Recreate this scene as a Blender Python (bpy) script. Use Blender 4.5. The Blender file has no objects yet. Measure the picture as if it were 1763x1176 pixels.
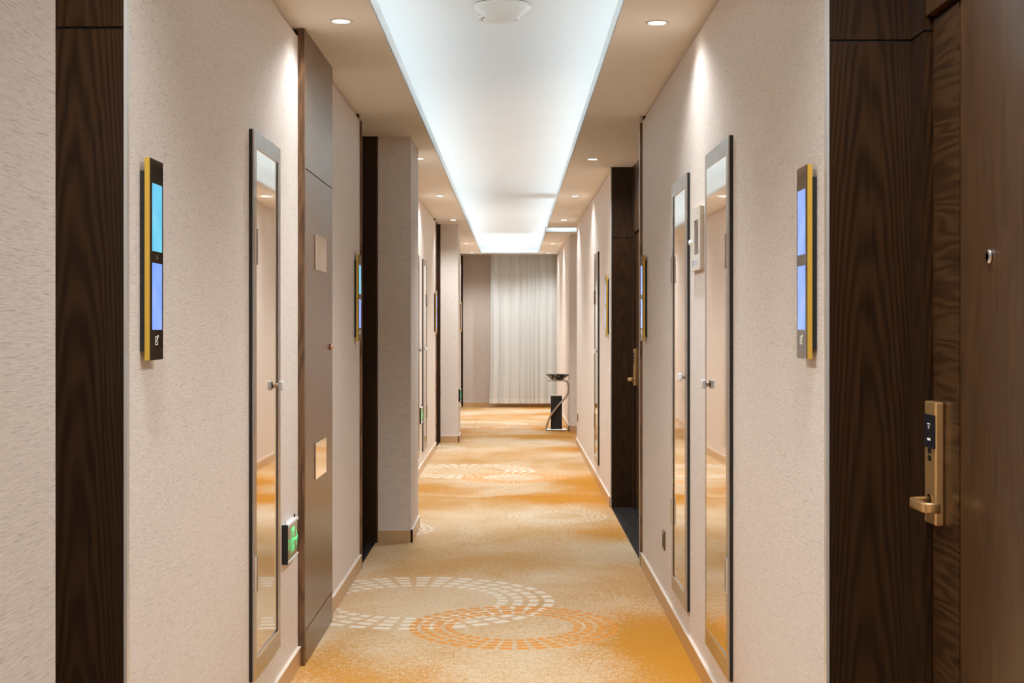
import bpy, bmesh, math, random
from mathutils import Vector

random.seed(7)
scene = bpy.context.scene
COL = scene.collection

# ---------------------------------------------------------------- camera
FPX, PW, PH = 2500.0, 1763.0, 1176.0
VPX, VPY = 884.0, 562.0
EYE = 1.38
cam_d = bpy.data.cameras.new('camera')
cam = bpy.data.objects.new('camera', cam_d)
COL.objects.link(cam)
cam.location = (0, 0, EYE)
cam.rotation_euler = (math.pi / 2, 0, 0)
cam_d.sensor_width = 36.0
cam_d.lens = FPX / PW * 36.0
cam_d.shift_x = -(VPX - PW / 2) / PW
cam_d.shift_y = -(PH / 2 - VPY) / PW
cam_d.clip_start = 0.05
cam_d.clip_end = 100
scene.camera = cam

# ---------------------------------------------------------------- world, exposure
world = bpy.data.worlds.new('world')
scene.world = world
world.use_nodes = True
world.node_tree.nodes['Background'].inputs[0].default_value = (0.9, 0.95, 1.0, 1)
world.node_tree.nodes['Background'].inputs[1].default_value = 0.02
vs = scene.view_settings
vs.view_transform = 'Standard'
vs.look = 'None'
vs.gamma = 1.0
vs.use_curve_mapping = False
vs.exposure = 0.14
scene.cycles.max_bounces = 10
scene.cycles.diffuse_bounces = 7
scene.cycles.glossy_bounces = 5
scene.cycles.sample_clamp_indirect = 6.0
scene.cycles.caustics_reflective = False
scene.cycles.caustics_refractive = False

COVE_POWER = 15.0        # emission of the hidden strips in the ceiling tray
LAMP_WATT = 115.0        # each recessed downlight
LAMP_COL = (0.94, 1.0, 1.05)
LAMP_SOFT = 0.9

# ---------------------------------------------------------------- dimensions (metres)
H = 2.592               # soffit
WL, WR = -0.876, 0.742  # corridor wall faces
PIER = -0.656           # face of the projecting piers
TL, TR = -0.535, 0.412  # edges of the ceiling tray
TRAY_Y0, TRAY_Y1 = -2.6, 24.0
UP = 3.02               # upper ceiling of the tray
Y0, Y1 = -3.2, 25.0
JOINT = 2.055           # horizontal joint in the wood lining

# ================================================================ materials
def mat(name):
    m = bpy.data.materials.new(name)
    m.use_nodes = True
    nt = m.node_tree
    return m, nt, nt.nodes['Principled BSDF']

def lnk(nt, a, b):
    nt.links.new(a, b)

def val(nt, v):
    n = nt.nodes.new('ShaderNodeValue'); n.outputs[0].default_value = v
    return n.outputs[0]

def mth(nt, op, a, b=None, c=None, clamp=False):
    n = nt.nodes.new('ShaderNodeMath'); n.operation = op; n.use_clamp = clamp
    for i, v in enumerate((a, b, c)):
        if v is None: continue
        if isinstance(v, (int, float)): n.inputs[i].default_value = v
        else: nt.links.new(v, n.inputs[i])
    return n.outputs[0]

def mixc(nt, f, a, b, mode='MIX'):
    n = nt.nodes.new('ShaderNodeMix'); n.data_type = 'RGBA'; n.blend_type = mode
    for sock, v in ((n.inputs[0], f), (n.inputs[6], a), (n.inputs[7], b)):
        if isinstance(v, (int, float)): sock.default_value = v
        elif isinstance(v, tuple): sock.default_value = (*v, 1) if len(v) == 3 else v
        else: nt.links.new(v, sock)
    return n.outputs[2]

def ramp(nt, fac, stops):
    n = nt.nodes.new('ShaderNodeValToRGB')
    els = n.color_ramp.elements
    while len(els) < len(stops): els.new(0.5)
    for e, (p, c) in zip(els, stops):
        e.position = p; e.color = (*c, 1) if len(c) == 3 else c
    nt.links.new(fac, n.inputs[0])
    return n.outputs[0]

def noise(nt, vec, scale, detail=3.0, rough=0.55, dist=0.0):
    n = nt.nodes.new('ShaderNodeTexNoise')
    n.inputs['Scale'].default_value = scale
    n.inputs['Detail'].default_value = detail
    n.inputs['Roughness'].default_value = rough
    n.inputs['Distortion'].default_value = dist
    if vec is not None: nt.links.new(vec, n.inputs['Vector'])
    return n

def mapping(nt, vec, scale=(1, 1, 1), loc=(0, 0, 0)):
    n = nt.nodes.new('ShaderNodeMapping')
    n.inputs['Scale'].default_value = scale
    n.inputs['Location'].default_value = loc
    nt.links.new(vec, n.inputs['Vector'])
    return n.outputs[0]

def objco(nt):
    return nt.nodes.new('ShaderNodeTexCoord').outputs['Object']

def bump(nt, h, strength, dist, p):
    b = nt.nodes.new('ShaderNodeBump')
    b.inputs['Strength'].default_value = strength
    b.inputs['Distance'].default_value = dist
    nt.links.new(h, b.inputs['Height'])
    nt.links.new(b.outputs[0], p.inputs['Normal'])

def plain(name, col, rough=0.5, metal=0.0, spec=0.5, nz=0.06, nscale=40.0, coat=0.0):
    m, nt, p = mat(name)
    n = noise(nt, objco(nt), nscale, 2.0)
    a = tuple(c * (1 - nz) for c in col); b = tuple(min(1, c * (1 + nz)) for c in col)
    lnk(nt, mixc(nt, n.outputs[0], a, b), p.inputs['Base Color'])
    p.inputs['Roughness'].default_value = rough
    p.inputs['Metallic'].default_value = metal
    p.inputs['Specular IOR Level'].default_value = spec
    p.inputs['Coat Weight'].default_value = coat
    return m

def emit(name, col, strength, spread=None):
    m, nt, p = mat(name)
    p.inputs['Base Color'].default_value = (0.01, 0.01, 0.01, 1)
    if spread is None:
        p.inputs['Emission Color'].default_value = (*col, 1)
    else:
        n = noise(nt, objco(nt), 9.0, 1.0)
        lnk(nt, ramp(nt, n.outputs[0], [(0.3, col), (0.7, spread)]), p.inputs['Emission Color'])
    p.inputs['Emission Strength'].default_value = strength
    p.inputs['Roughness'].default_value = 0.15
    return m

def fabric_mat(name, base, dark):
    m, nt, p = mat(name)
    co = objco(nt)
    long = noise(nt, mapping(nt, co, (30, 30, 420)), 1.0, 3.0, 0.6)
    tilt = nt.nodes.new('ShaderNodeMapping')
    tilt.inputs['Scale'].default_value = (24, 24, 400)
    tilt.inputs['Rotation'].default_value = (0.05, 0.05, 0)
    lnk(nt, co, tilt.inputs[0])
    fleck = noise(nt, tilt.outputs[0], 1.0, 2.0, 0.5, 0.6)
    fine = noise(nt, mapping(nt, co, (180, 180, 500)), 1.0, 2.0)
    broad = noise(nt, co, 2.2, 2.0)
    f1 = ramp(nt, fleck.outputs[0], [(0.56, (0, 0, 0)), (0.69, (1, 1, 1))])
    light = tuple(min(1, c * 1.05) for c in base)
    c = mixc(nt, ramp(nt, long.outputs[0], [(0.35, (0, 0, 0)), (0.65, (1, 1, 1))]), tuple(x * 0.90 for x in base), light)
    c = mixc(nt, mth(nt, 'MULTIPLY', broad.outputs[0], 0.25), c, tuple(x * 0.93 for x in base))
    c = mixc(nt, mth(nt, 'MULTIPLY', fine.outputs[0], 0.22), c, dark)
    fl = nt.nodes.new('ShaderNodeRGBToBW'); lnk(nt, f1, fl.inputs[0])
    c = mixc(nt, mth(nt, 'MULTIPLY', fl.outputs[0], 0.55), c, dark)
    lnk(nt, c, p.inputs['Base Color'])
    p.inputs['Roughness'].default_value = 0.85
    p.inputs['Specular IOR Level'].default_value = 0.25
    bump(nt, mth(nt, 'ADD', long.outputs[0], mth(nt, 'MULTIPLY', fleck.outputs[0], 0.7)), 0.35, 0.002, p)
    return m

def wood_mat(name, dark, mid, light, rough=0.24, across=False, arch=True, spec=0.5, lines=1.0, coat=0.0, off=0.045):
    """walnut veneer: streaks along the grain plus cathedral arches"""
    m, nt, p = mat(name)
    co = objco(nt)
    sep = nt.nodes.new('ShaderNodeSeparateXYZ'); lnk(nt, co, sep.inputs[0])
    u = mth(nt, 'ADD', sep.outputs[0], sep.outputs[1])
    v = sep.outputs[2]
    if across: u, v = v, u
    cmb = nt.nodes.new('ShaderNodeCombineXYZ'); lnk(nt, u, cmb.inputs[0]); lnk(nt, v, cmb.inputs[2])
    uv = cmb.outputs[0]
    warp = noise(nt, mapping(nt, uv, (9, 1, 1.1)), 1.0, 3.0)
    if arch:
        up = mth(nt, 'ADD', u, off)
        t = mth(nt, 'MULTIPLY', mth(nt, 'MULTIPLY', up, up), 620.0)
        t = mth(nt, 'ADD', t, mth(nt, 'MULTIPLY', v, 5.0))
        t = mth(nt, 'ADD', t, mth(nt, 'MULTIPLY', warp.outputs[0], 4.0))
    else:
        t = mth(nt, 'ADD', mth(nt, 'MULTIPLY', u, 26.0), mth(nt, 'MULTIPLY', warp.outputs[0], 9.0))
        t = mth(nt, 'ADD', t, mth(nt, 'MULTIPLY', v, 0.5))
    ring = mth(nt, 'MULTIPLY_ADD', mth(nt, 'SINE', mth(nt, 'MULTIPLY', t, 6.283)), 0.5, 0.5)
    streak = noise(nt, mapping(nt, uv, (130, 1, 1.6)), 1.0, 4.0, 0.65)
    fine = noise(nt, mapping(nt, uv, (420, 1, 6)), 1.0, 2.0)
    f = mth(nt, 'ADD', mth(nt, 'MULTIPLY', ring, 0.29 * lines), mth(nt, 'MULTIPLY', streak.outputs[0], 0.55))
    f = mth(nt, 'ADD', f, mth(nt, 'MULTIPLY', fine.outputs[0], 0.25))
    c = ramp(nt, f, [(0.28, dark), (0.55, mid), (0.85, light)])
    lnk(nt, c, p.inputs['Base Color'])
    p.inputs['Roughness'].default_value = rough
    p.inputs['Specular IOR Level'].default_value = spec
    p.inputs['Coat Weight'].default_value = coat
    p.inputs['Coat IOR'].default_value = 1.6
    p.inputs['Coat Roughness'].default_value = 0.16
    bump(nt, streak.outputs[0], 0.05, 0.001, p)
    return m

def brushed(name, col, rough, scale=(400, 400, 4)):
    m, nt, p = mat(name)
    n = noise(nt, mapping(nt, objco(nt), scale), 1.0, 2.0)
    lnk(nt, mixc(nt, n.outputs[0], tuple(c * 0.9 for c in col), col), p.inputs['Base Color'])
    lnk(nt, mth(nt, 'MULTIPLY_ADD', n.outputs[0], 0.12, rough - 0.06), p.inputs['Roughness'])
    p.inputs['Metallic'].default_value = 1.0
    return m

def carpet_mat():
    m, nt, p = mat('carpet_pattern')
    co = objco(nt)
    sep0 = nt.nodes.new('ShaderNodeSeparateXYZ'); lnk(nt, co, sep0.inputs[0])
    PER, BASE = 6.58, 5.25
    def per(y):
        k = mth(nt, 'FRACT', mth(nt, 'DIVIDE', mth(nt, 'SUBTRACT', y, BASE), PER))
        return mth(nt, 'MULTIPLY_ADD', k, PER, BASE)
    # warped coordinates for the dyed clouds
    wn = noise(nt, mapping(nt, co, (2.2, 1.3, 1)), 1.0, 4.0, 0.6)
    sub = nt.nodes.new('ShaderNodeVectorMath'); sub.operation = 'MULTIPLY_ADD'
    lnk(nt, wn.outputs['Color'], sub.inputs[0]); sub.inputs[1].default_value = (0.5, 0.9, 0); sub.inputs[2].default_value = (-0.25, -0.45, 0)
    add = nt.nodes.new('ShaderNodeVectorMath'); add.operation = 'ADD'
    lnk(nt, co, add.inputs[0]); lnk(nt, sub.outputs[0], add.inputs[1])
    sw = nt.nodes.new('ShaderNodeSeparateXYZ'); lnk(nt, add.outputs[0], sw.inputs[0])
    bx, by = sw.outputs[0], per(sw.outputs[1])
    def blob(cx, cy, rx, ry, s):
        dx = mth(nt, 'DIVIDE', mth(nt, 'SUBTRACT', bx, cx), rx)
        dy = mth(nt, 'DIVIDE', mth(nt, 'SUBTRACT', by, cy), ry)
        r2 = mth(nt, 'ADD', mth(nt, 'MULTIPLY', dx, dx), mth(nt, 'MULTIPLY', dy, dy))
        return mth(nt, 'MULTIPLY', mth(nt, 'POWER', 2.718, mth(nt, 'MULTIPLY', r2, -1.0)), s)
    def total(lst):
        acc = None
        for b in lst:
            o = blob(*b); acc = o if acc is None else mth(nt, 'ADD', acc, o)
        return acc
    gold = total([(0.68, 6.2, 0.30, 0.85, 1.2), (-0.5, 5.65, 0.35, 0.4, 0.45), (0.36, 11.55, 0.36, 0.42, 1.0), (0.36, 4.97, 0.36, 0.42, 1.0),
                  (0.62, 9.70, 0.26, 0.42, 0.8), (0.74, 11.25, 0.2, 0.9, 0.5), (-0.80, 5.9, 0.16, 0.5, 0.4), (0.0, 11.75, 0.6, 0.25, 0.35)])
    tan = total([(-0.72, 6.1, 0.2, 0.6, 0.8), (-0.7, 11.4, 0.3, 0.8, 0.9), (0.62, 7.75, 0.25, 0.5, 0.7), (-0.1, 11.6, 0.5, 0.5, 0.7),
                 (-0.3, 9.0, 0.5, 0.7, 0.55), (0.1, 8.4, 0.7, 0.35, 0.5), (0.3, 9.6, 0.3, 0.4, 0.5), (-0.55, 8.2, 0.3, 0.3, 0.5)])
    low = noise(nt, mapping(nt, co, (1.7, 1.1, 1)), 1.0, 4.0, 0.62, 0.4)
    speck = noise(nt, mapping(nt, co, (150, 62, 1)), 1.0, 2.0, 0.7)
    speck2 = noise(nt, mapping(nt, co, (45, 26, 1)), 1.0, 3.0, 0.7)
    sp = mth(nt, 'SUBTRACT', mth(nt, 'ADD', mth(nt, 'MULTIPLY', speck.outputs[0], 0.6), mth(nt, 'MULTIPLY', speck2.outputs[0], 0.4)), 0.5)
    tf = mth(nt, 'ADD', mth(nt, 'MULTIPLY', tan, 0.85), mth(nt, 'MULTIPLY', mth(nt, 'SUBTRACT', low.outputs[0], 0.36), 1.9))
    tf = mth(nt, 'ADD', tf, mth(nt, 'MULTIPLY', sp, 4.2), clamp=True)
    gf = mth(nt, 'ADD', mth(nt, 'MULTIPLY', gold, 1.35), mth(nt, 'MULTIPLY', sp, 3.6))
    gf = mth(nt, 'MULTIPLY', gf, mth(nt, 'MINIMUM', mth(nt, 'MULTIPLY', gold, 3.0), 1.0), clamp=True)
    cream, tanc, goldc = (0.69, 0.53, 0.35), (0.53, 0.28, 0.08), (0.54, 0.22, 0.006)
    c = mixc(nt, tf, cream, tanc)
    c = mixc(nt, gf, c, goldc)
    # dashed rings
    rx_, ry_ = sep0.outputs[0], per(sep0.outputs[1])
    def ring(cx, cy, R, n, inner=0.57, duty=0.66, rows=4, squash=1.0):
        dx = mth(nt, 'SUBTRACT', rx_, cx)
        dy = mth(nt, 'MULTIPLY', mth(nt, 'SUBTRACT', ry_, cy), squash)
        r = mth(nt, 'SQRT', mth(nt, 'ADD', mth(nt, 'MULTIPLY', dx, dx), mth(nt, 'MULTIPLY', dy, dy)))
        t = mth(nt, 'MULTIPLY', mth(nt, 'SUBTRACT', mth(nt, 'DIVIDE', r, R), inner), rows / (1 - inner))
        ang = mth(nt, 'MULTIPLY', mth(nt, 'ARCTAN2', dy, dx), n / 6.28318)
        m1 = mth(nt, 'LESS_THAN', mth(nt, 'FRACT', t), duty - 0.06)
        m2 = mth(nt, 'LESS_THAN', mth(nt, 'FRACT', mth(nt, 'ADD', ang, 100.3)), duty)
        m3 = mth(nt, 'MULTIPLY', mth(nt, 'GREATER_THAN', t, 0.0), mth(nt, 'LESS_THAN', t, float(rows)))
        return mth(nt, 'MULTIPLY', mth(nt, 'MULTIPLY', m1, m2), m3)
    white = ring(-0.49, 7.30, 0.725, 36)
    white = mth(nt, 'MAXIMUM', white, ring(-0.97, 9.87, 0.45, 30))
    white = mth(nt, 'MAXIMUM', white, mth(nt, 'MULTIPLY', ring(0.32, 10.55, 0.385, 40, 0.5, 0.55), 0.75))
    white = mth(nt, 'MAXIMUM', white, mth(nt, 'MULTIPLY', ring(-0.95, 5.9, 0.45, 30), 0.0))
    orange = ring(0.0, 6.68, 0.498, 38, 0.56, 0.72)
    fade = mth(nt, 'ADD', 0.88, mth(nt, 'MULTIPLY', sp, 1.2), clamp=True)
    c = mixc(nt, mth(nt, 'MULTIPLY', white, fade), c, (0.80, 0.71, 0.58))
    c = mixc(nt, mth(nt, 'MULTIPLY', orange, fade), c, (0.72, 0.26, 0.014))
    lnk(nt, c, p.inputs['Base Color'])
    p.inputs['Roughness'].default_value = 0.95
    p.inputs['Specular IOR Level'].default_value = 0.1
    p.inputs['Sheen Weight'].default_value = 0.12
    bump(nt, speck.outputs[0], 0.35, 0.004, p)
    return m

def curtain_mat(name, k=1.0):
    m, nt, p = mat(name)
    co = objco(nt)
    w = noise(nt, mapping(nt, co, (320, 320, 40)), 1.0, 2.0)
    c = mixc(nt, w.outputs[0], (0.70 * k, 0.71 * k, 0.68 * k), (0.80 * k, 0.81 * k, 0.785 * k))
    lnk(nt, c, p.inputs['Base Color'])
    p.inputs['Roughness'].default_value = 0.9
    p.inputs['Specular IOR Level'].default_value = 0.1
    tr = nt.nodes.new('ShaderNodeBsdfTranslucent'); tr.inputs[0].default_value = (0.75, 0.76, 0.73, 1)
    mx = nt.nodes.new('ShaderNodeMixShader'); mx.inputs[0].default_value = 0.3
    lnk(nt, p.outputs[0], mx.inputs[1]); lnk(nt, tr.outputs[0], mx.inputs[2])
    lnk(nt, mx.outputs[0], nt.nodes['Material Output'].inputs[0])
    return m

def stone_mat():
    m, nt, p = mat('black_stone')
    co = objco(nt)
    n = noise(nt, mapping(nt, co, (6, 3, 3)), 1.0, 6.0, 0.7, 1.2)
    c = ramp(nt, n.outputs[0], [(0.35, (0.020, 0.019, 0.018)), (0.62, (0.045, 0.043, 0.042)), (0.75, (0.11, 0.108, 0.105))])
    lnk(nt, c, p.inputs['Base Color'])
    p.inputs['Roughness'].default_value = 0.22
    return m

def dish_mat():
    m, nt, p = mat('black_glass_painted_glints')
    n = noise(nt, objco(nt), 28.0, 3.0, 0.6)
    c = ramp(nt, n.outputs[0], [(0.56, (0.012, 0.013, 0.012)), (0.60, (0.6, 0.62, 0.58))])  # pale spots are reflections painted into the glass colour
    lnk(nt, c, p.inputs['Base Color'])
    p.inputs['Roughness'].default_value = 0.06
    return m

M = {}
M['fabric'] = fabric_mat('wall_fabric', (0.855, 0.765, 0.69), (0.48, 0.40, 0.345))
M['fabric2'] = fabric_mat('pier_fabric', (0.86, 0.76, 0.68), (0.48, 0.40, 0.34))
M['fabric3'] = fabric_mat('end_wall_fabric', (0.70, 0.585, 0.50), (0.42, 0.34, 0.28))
M['paint'] = plain('soffit_paint', (0.93, 0.88, 0.81), 0.8, nz=0.015, nscale=3)
M['white'] = plain('tray_paint', (0.88, 0.88, 0.87), 0.8, nz=0.012, nscale=2)
M['wood'] = wood_mat('walnut_veneer', (0.009, 0.0034, 0.0010), (0.026, 0.0105, 0.0032), (0.046, 0.020, 0.0070), 0.28, spec=0.42)
M['wood_l'] = wood_mat('walnut_veneer_pale_arch', (0.009, 0.0034, 0.0010), (0.026, 0.0105, 0.0032), (0.046, 0.020, 0.0070), 0.28, spec=0.42, off=-0.02)
M['wood_door'] = wood_mat('door_veneer', (0.027, 0.0105, 0.0022), (0.074, 0.031, 0.0075), (0.14, 0.064, 0.018), 0.34, arch=False, lines=0.5, coat=0.12, spec=0.4)
M['wood_cross'] = wood_mat('cross_veneer', (0.016, 0.006, 0.002), (0.052, 0.022, 0.007), (0.085, 0.040, 0.014), 0.27, across=True, arch=False, lines=1.0)
M['wood_service'] = wood_mat('service_veneer', (0.10, 0.052, 0.027), (0.15, 0.083, 0.045), (0.20, 0.118, 0.068), 0.27, arch=False, lines=0.2)
M['wood_case'] = wood_mat('casing_veneer', (0.06, 0.027, 0.011), (0.15, 0.074, 0.032), (0.24, 0.13, 0.062), 0.3, arch=False)
M['gap'] = plain('joint_shadow', (0.006, 0.004, 0.003), 0.7)
M['base'] = plain('bronze_skirting', (0.62, 0.41, 0.225), 0.32, 0.25, nz=0.05)
M['bead'] = plain('skirting_painted_highlight', (0.80, 0.70, 0.60), 0.4)  # pale line along the skirting top: a highlight put into the colour
M['steel'] = brushed('brushed_steel', (0.80, 0.82, 0.84), 0.24)
M['frame'] = brushed('cabinet_frame_steel', (0.50, 0.47, 0.45), 0.26)
M['edge'] = plain('corner_steel', (0.72, 0.69, 0.65), 0.30, 0.5, nz=0.03)
M['chrome'] = brushed('polished_chrome', (0.86, 0.87, 0.88), 0.12)
M['satin'] = brushed('satin_steel', (0.60, 0.56, 0.52), 0.30)
M['brass'] = plain('satin_brass', (0.62, 0.37, 0.15), 0.34, 0.7, nz=0.03)
M['brass_hi'] = brushed('polished_brass', (0.95, 0.70, 0.28), 0.10)
M['copper'] = brushed('copper', (0.85, 0.48, 0.33), 0.2)
M['gold'] = plain('yellow_edge', (0.60, 0.36, 0.045), 0.35, 0.25, nz=0.04)
M['recess_shade'] = plain('painted_recess_shade', (0.05, 0.033, 0.02), 0.5)
M['black'] = plain('black_plastic', (0.008, 0.007, 0.006), 0.45)
M['blackmatt'] = plain('black_laminate', (0.010, 0.009, 0.009), 0.5)
M['smoked'] = plain('smoked_glass', (0.02, 0.015, 0.011), 0.05, spec=0.8)
M['mirror'] = plain('tinted_mirror', (0.90, 0.83, 0.75), 0.035, 1.0, nz=0.01, nscale=2)
M['bevel'] = plain('mirror_bevel', (0.95, 0.87, 0.74), 0.16, 1.0, nz=0.01)
M['plate'] = plain('mirror_plate', (0.88, 0.80, 0.70), 0.08, 1.0, nz=0.03, nscale=8)
M['acrylic'] = plain('clear_knob', (0.92, 0.94, 0.96), 0.08, 0.0, spec=1.0)
M['knobstem'] = plain('knob_stem', (0.55, 0.42, 0.30), 0.3, 0.6)
M['ivory'] = plain('ivory_plastic', (0.74, 0.69, 0.60), 0.45)
M['ivory_side'] = plain('worn_ivory_plastic', (0.66, 0.56, 0.45), 0.55, nz=0.18, nscale=60)
M['bluemark'] = plain('blue_print', (0.25, 0.30, 0.55), 0.5)
M['palemark'] = plain('pale_print', (0.52, 0.54, 0.62), 0.5)
M['grey_glass'] = plain('grey_glass', (0.16, 0.14, 0.14), 0.06, spec=0.9)
M['whiteplastic'] = plain('white_plastic', (0.78, 0.75, 0.70), 0.45, nz=0.02)
M['alu'] = plain('white_aluminium', (0.80, 0.81, 0.83), 0.35, 0.2)
M['signglass'] = plain('sign_glass', (0.13, 0.085, 0.05), 0.10, spec=0.8)
M['green'] = emit('green_light', (0.025, 0.72, 0.22), 0.9)
M['blue'] = emit('blue_screen', (0.16, 0.33, 1.0), 0.98, (0.26, 0.42, 1.0))
M['teal'] = emit('teal_screen', (0.09, 0.52, 0.80), 0.95, (0.15, 0.62, 0.85))
M['icon'] = emit('white_icon', (0.85, 0.80, 0.65), 0.8)
M['dimicon'] = emit('dim_icon', (0.35, 0.27, 0.15), 0.5)
M['cardblue'] = plain('card_reader_glass', (0.016, 0.018, 0.026), 0.18, spec=0.6)
M['socket'] = plain('bronze_plate', (0.20, 0.13, 0.08), 0.3, 0.7)
M['lens'] = emit('lamp_lens', (1.0, 0.93, 0.82), 14.0)
M['cove'] = emit('cove_strip', (0.79, 1.0, 1.14), COVE_POWER)
def lip_mat():
    m, nt, p = mat('translucent_lip')
    n = noise(nt, objco(nt), 3.0, 1.0)
    lnk(nt, mixc(nt, n.outputs[0], (0.90, 0.91, 0.91), (0.93, 0.94, 0.94)), p.inputs['Base Color'])
    p.inputs['Roughness'].default_value = 0.5
    tr = nt.nodes.new('ShaderNodeBsdfTranslucent'); tr.inputs[0].default_value = (0.95, 0.96, 0.96, 1)
    mx = nt.nodes.new('ShaderNodeMixShader'); mx.inputs[0].default_value = 0.7
    lnk(nt, p.outputs[0], mx.inputs[1]); lnk(nt, tr.outputs[0], mx.inputs[2])
    lnk(nt, mx.outputs[0], nt.nodes['Material Output'].inputs[0])
    return m
M['lip'] = lip_mat()
M['carpet'] = carpet_mat()
M['curtain'] = curtain_mat('sheer_voile')
M['hem'] = curtain_mat('sheer_hem', 1.12)
M['stone'] = stone_mat()
M['dish'] = dish_mat()

# ================================================================ mesh helpers
class MB:
    """collects geometry in world coordinates and links it as one mesh object"""
    def __init__(self):
        self.v, self.f, self.sm = [], [], []
    def box(self, x0, x1, y0, y1, z0, z1):
        if x0 > x1: x0, x1 = x1, x0
        if y0 > y1: y0, y1 = y1, y0
        if z0 > z1: z0, z1 = z1, z0
        b = len(self.v)
        self.v += [(x0, y0, z0), (x1, y0, z0), (x1, y1, z0), (x0, y1, z0), (x0, y0, z1), (x1, y0, z1), (x1, y1, z1), (x0, y1, z1)]
        for q in ((0, 3, 2, 1), (4, 5, 6, 7), (0, 1, 5, 4), (1, 2, 6, 5), (2, 3, 7, 6), (3, 0, 4, 7)):
            self.f.append(tuple(b + i for i in q)); self.sm.append(False)
        return self
    def rbox(self, x0, x1, y0, y1, z0, z1, r=0.003, seg=2):
        if x0 > x1: x0, x1 = x1, x0
        if y0 > y1: y0, y1 = y1, y0
        if z0 > z1: z0, z1 = z1, z0
        bm = bmesh.new()
        bmesh.ops.create_cube(bm, size=1.0)
        for v in bm.verts:
            v.co = Vector(((x0 + x1) / 2 + v.co.x * (x1 - x0), (y0 + y1) / 2 + v.co.y * (y1 - y0), (z0 + z1) / 2 + v.co.z * (z1 - z0)))
        r = min(r, 0.45 * min(x1 - x0, y1 - y0, z1 - z0))
        bmesh.ops.bevel(bm, geom=bm.edges[:], offset=r, segments=seg, affect='EDGES', profile=0.5)
        self.addbm(bm)
        return self
    def addbm(self, bm, smooth=False):
        bm.verts.index_update()
        b = len(self.v)
        self.v += [tuple(v.co) for v in bm.verts]
        for f in bm.faces:
            self.f.append(tuple(b + v.index for v in f.verts)); self.sm.append(smooth)
        bm.free()
    def lathe(self, prof, cx, cy, cz, n=40, axis='z', smooth=True):
        """prof: [(r, h)] revolved about an axis through (cx, cy, cz)"""
        b = len(self.v)
        for r, h in prof:
            for k in range(n):
                a = 2 * math.pi * k / n
                p, q = r * math.cos(a), r * math.sin(a)
                if axis == 'z': self.v.append((cx + p, cy + q, cz + h))
                elif axis == 'x': self.v.append((cx + h, cy + p, cz + q))
                else: self.v.append((cx + p, cy + h, cz + q))
        for i in range(len(prof) - 1):
            for k in range(n):
                k2 = (k + 1) % n
                self.f.append((b + i * n + k, b + i * n + k2, b + (i + 1) * n + k2, b + (i + 1) * n + k)); self.sm.append(smooth)
        for i in (0, len(prof) - 1):
            if prof[i][0] > 1e-4:
                self.f.append(tuple(b + i * n + k for k in range(n))); self.sm.append(False)
        return self
    def sweep(self, pts, prof, up=(0, 0, 1), smooth=True, side=None):
        """sweep a closed 2D profile [(a, b)] along pts; a along the side vector, b along up"""
        b0 = len(self.v); n = len(prof)
        pts = [Vector(p) for p in pts]
        for i, p in enumerate(pts):
            t = (pts[min(i + 1, len(pts) - 1)] - pts[max(i - 1, 0)]).normalized()
            if side is not None:
                s = Vector(side); w = t.cross(s).normalized()
            else:
                w = Vector(up); s = t.cross(w).normalized(); w = s.cross(t).normalized() if abs(t.dot(w)) > 1e-3 else w
            for a, c in prof:
                self.v.append(tuple(p + s * a + w * c))
        for i in range(len(pts) - 1):
            for k in range(n):
                k2 = (k + 1) % n
                self.f.append((b0 + i * n + k, b0 + i * n + k2, b0 + (i + 1) * n + k2, b0 + (i + 1) * n + k)); self.sm.append(smooth)
        self.f.append(tuple(b0 + k for k in reversed(range(n)))); self.sm.append(False)
        e = b0 + (len(pts) - 1) * n
        self.f.append(tuple(e + k for k in range(n))); self.sm.append(False)
        return self
    def build(self, name, material, parent=None, origin=None):
        xs = [v[0] for v in self.v]; ys = [v[1] for v in self.v]; zs = [v[2] for v in self.v]
        if origin is None:
            origin = ((min(xs) + max(xs)) / 2, (min(ys) + max(ys)) / 2, (min(zs) + max(zs)) / 2)
        me = bpy.data.meshes.new(name)
        me.from_pydata([(v[0] - origin[0], v[1] - origin[1], v[2] - origin[2]) for v in self.v], [], self.f)
        me.polygons.foreach_set('use_smooth', self.sm)
        bm = bmesh.new(); bm.from_mesh(me)
        bmesh.ops.recalc_face_normals(bm, faces=bm.faces[:])
        bm.to_mesh(me); bm.free()
        me.update()
        me.materials.append(M[material])
        o = bpy.data.objects.new(name, me)
        COL.objects.link(o)
        o.location = origin
        if parent is not None:
            o.parent = parent
            w = Vector((0, 0, 0)); q = parent
            while q is not None:
                w += Vector(q.location); q = q.parent
            o.location = Vector(origin) - w
        return o

def empty(name, loc):
    o = bpy.data.objects.new(name, None)
    o.empty_display_size = 0.1
    COL.objects.link(o); o.location = loc
    return o

def tag(o, label, cat, group=None, kind=None):
    o['label'] = label; o['category'] = cat
    if group: o['group'] = group
    if kind: o['kind'] = kind
    return o

def struct(o, label, cat):
    return tag(o, label, cat, None, 'structure')

def text_verts(s, size):
    """a string as flat mesh data in the xy plane, from the built-in font"""
    cu = bpy.data.curves.new('text', 'FONT'); cu.body = s; cu.size = size
    cu.resolution_u = 3
    ob = bpy.data.objects.new('text', cu); COL.objects.link(ob)
    dg = bpy.context.evaluated_depsgraph_get(); dg.update()
    me = bpy.data.meshes.new_from_object(ob.evaluated_get(dg))
    v = [tuple(p.co) for p in me.vertices]; f = [tuple(p.vertices) for p in me.polygons]
    bpy.data.objects.remove(ob); bpy.data.curves.remove(cu); bpy.data.meshes.remove(me)
    return v, f

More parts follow.
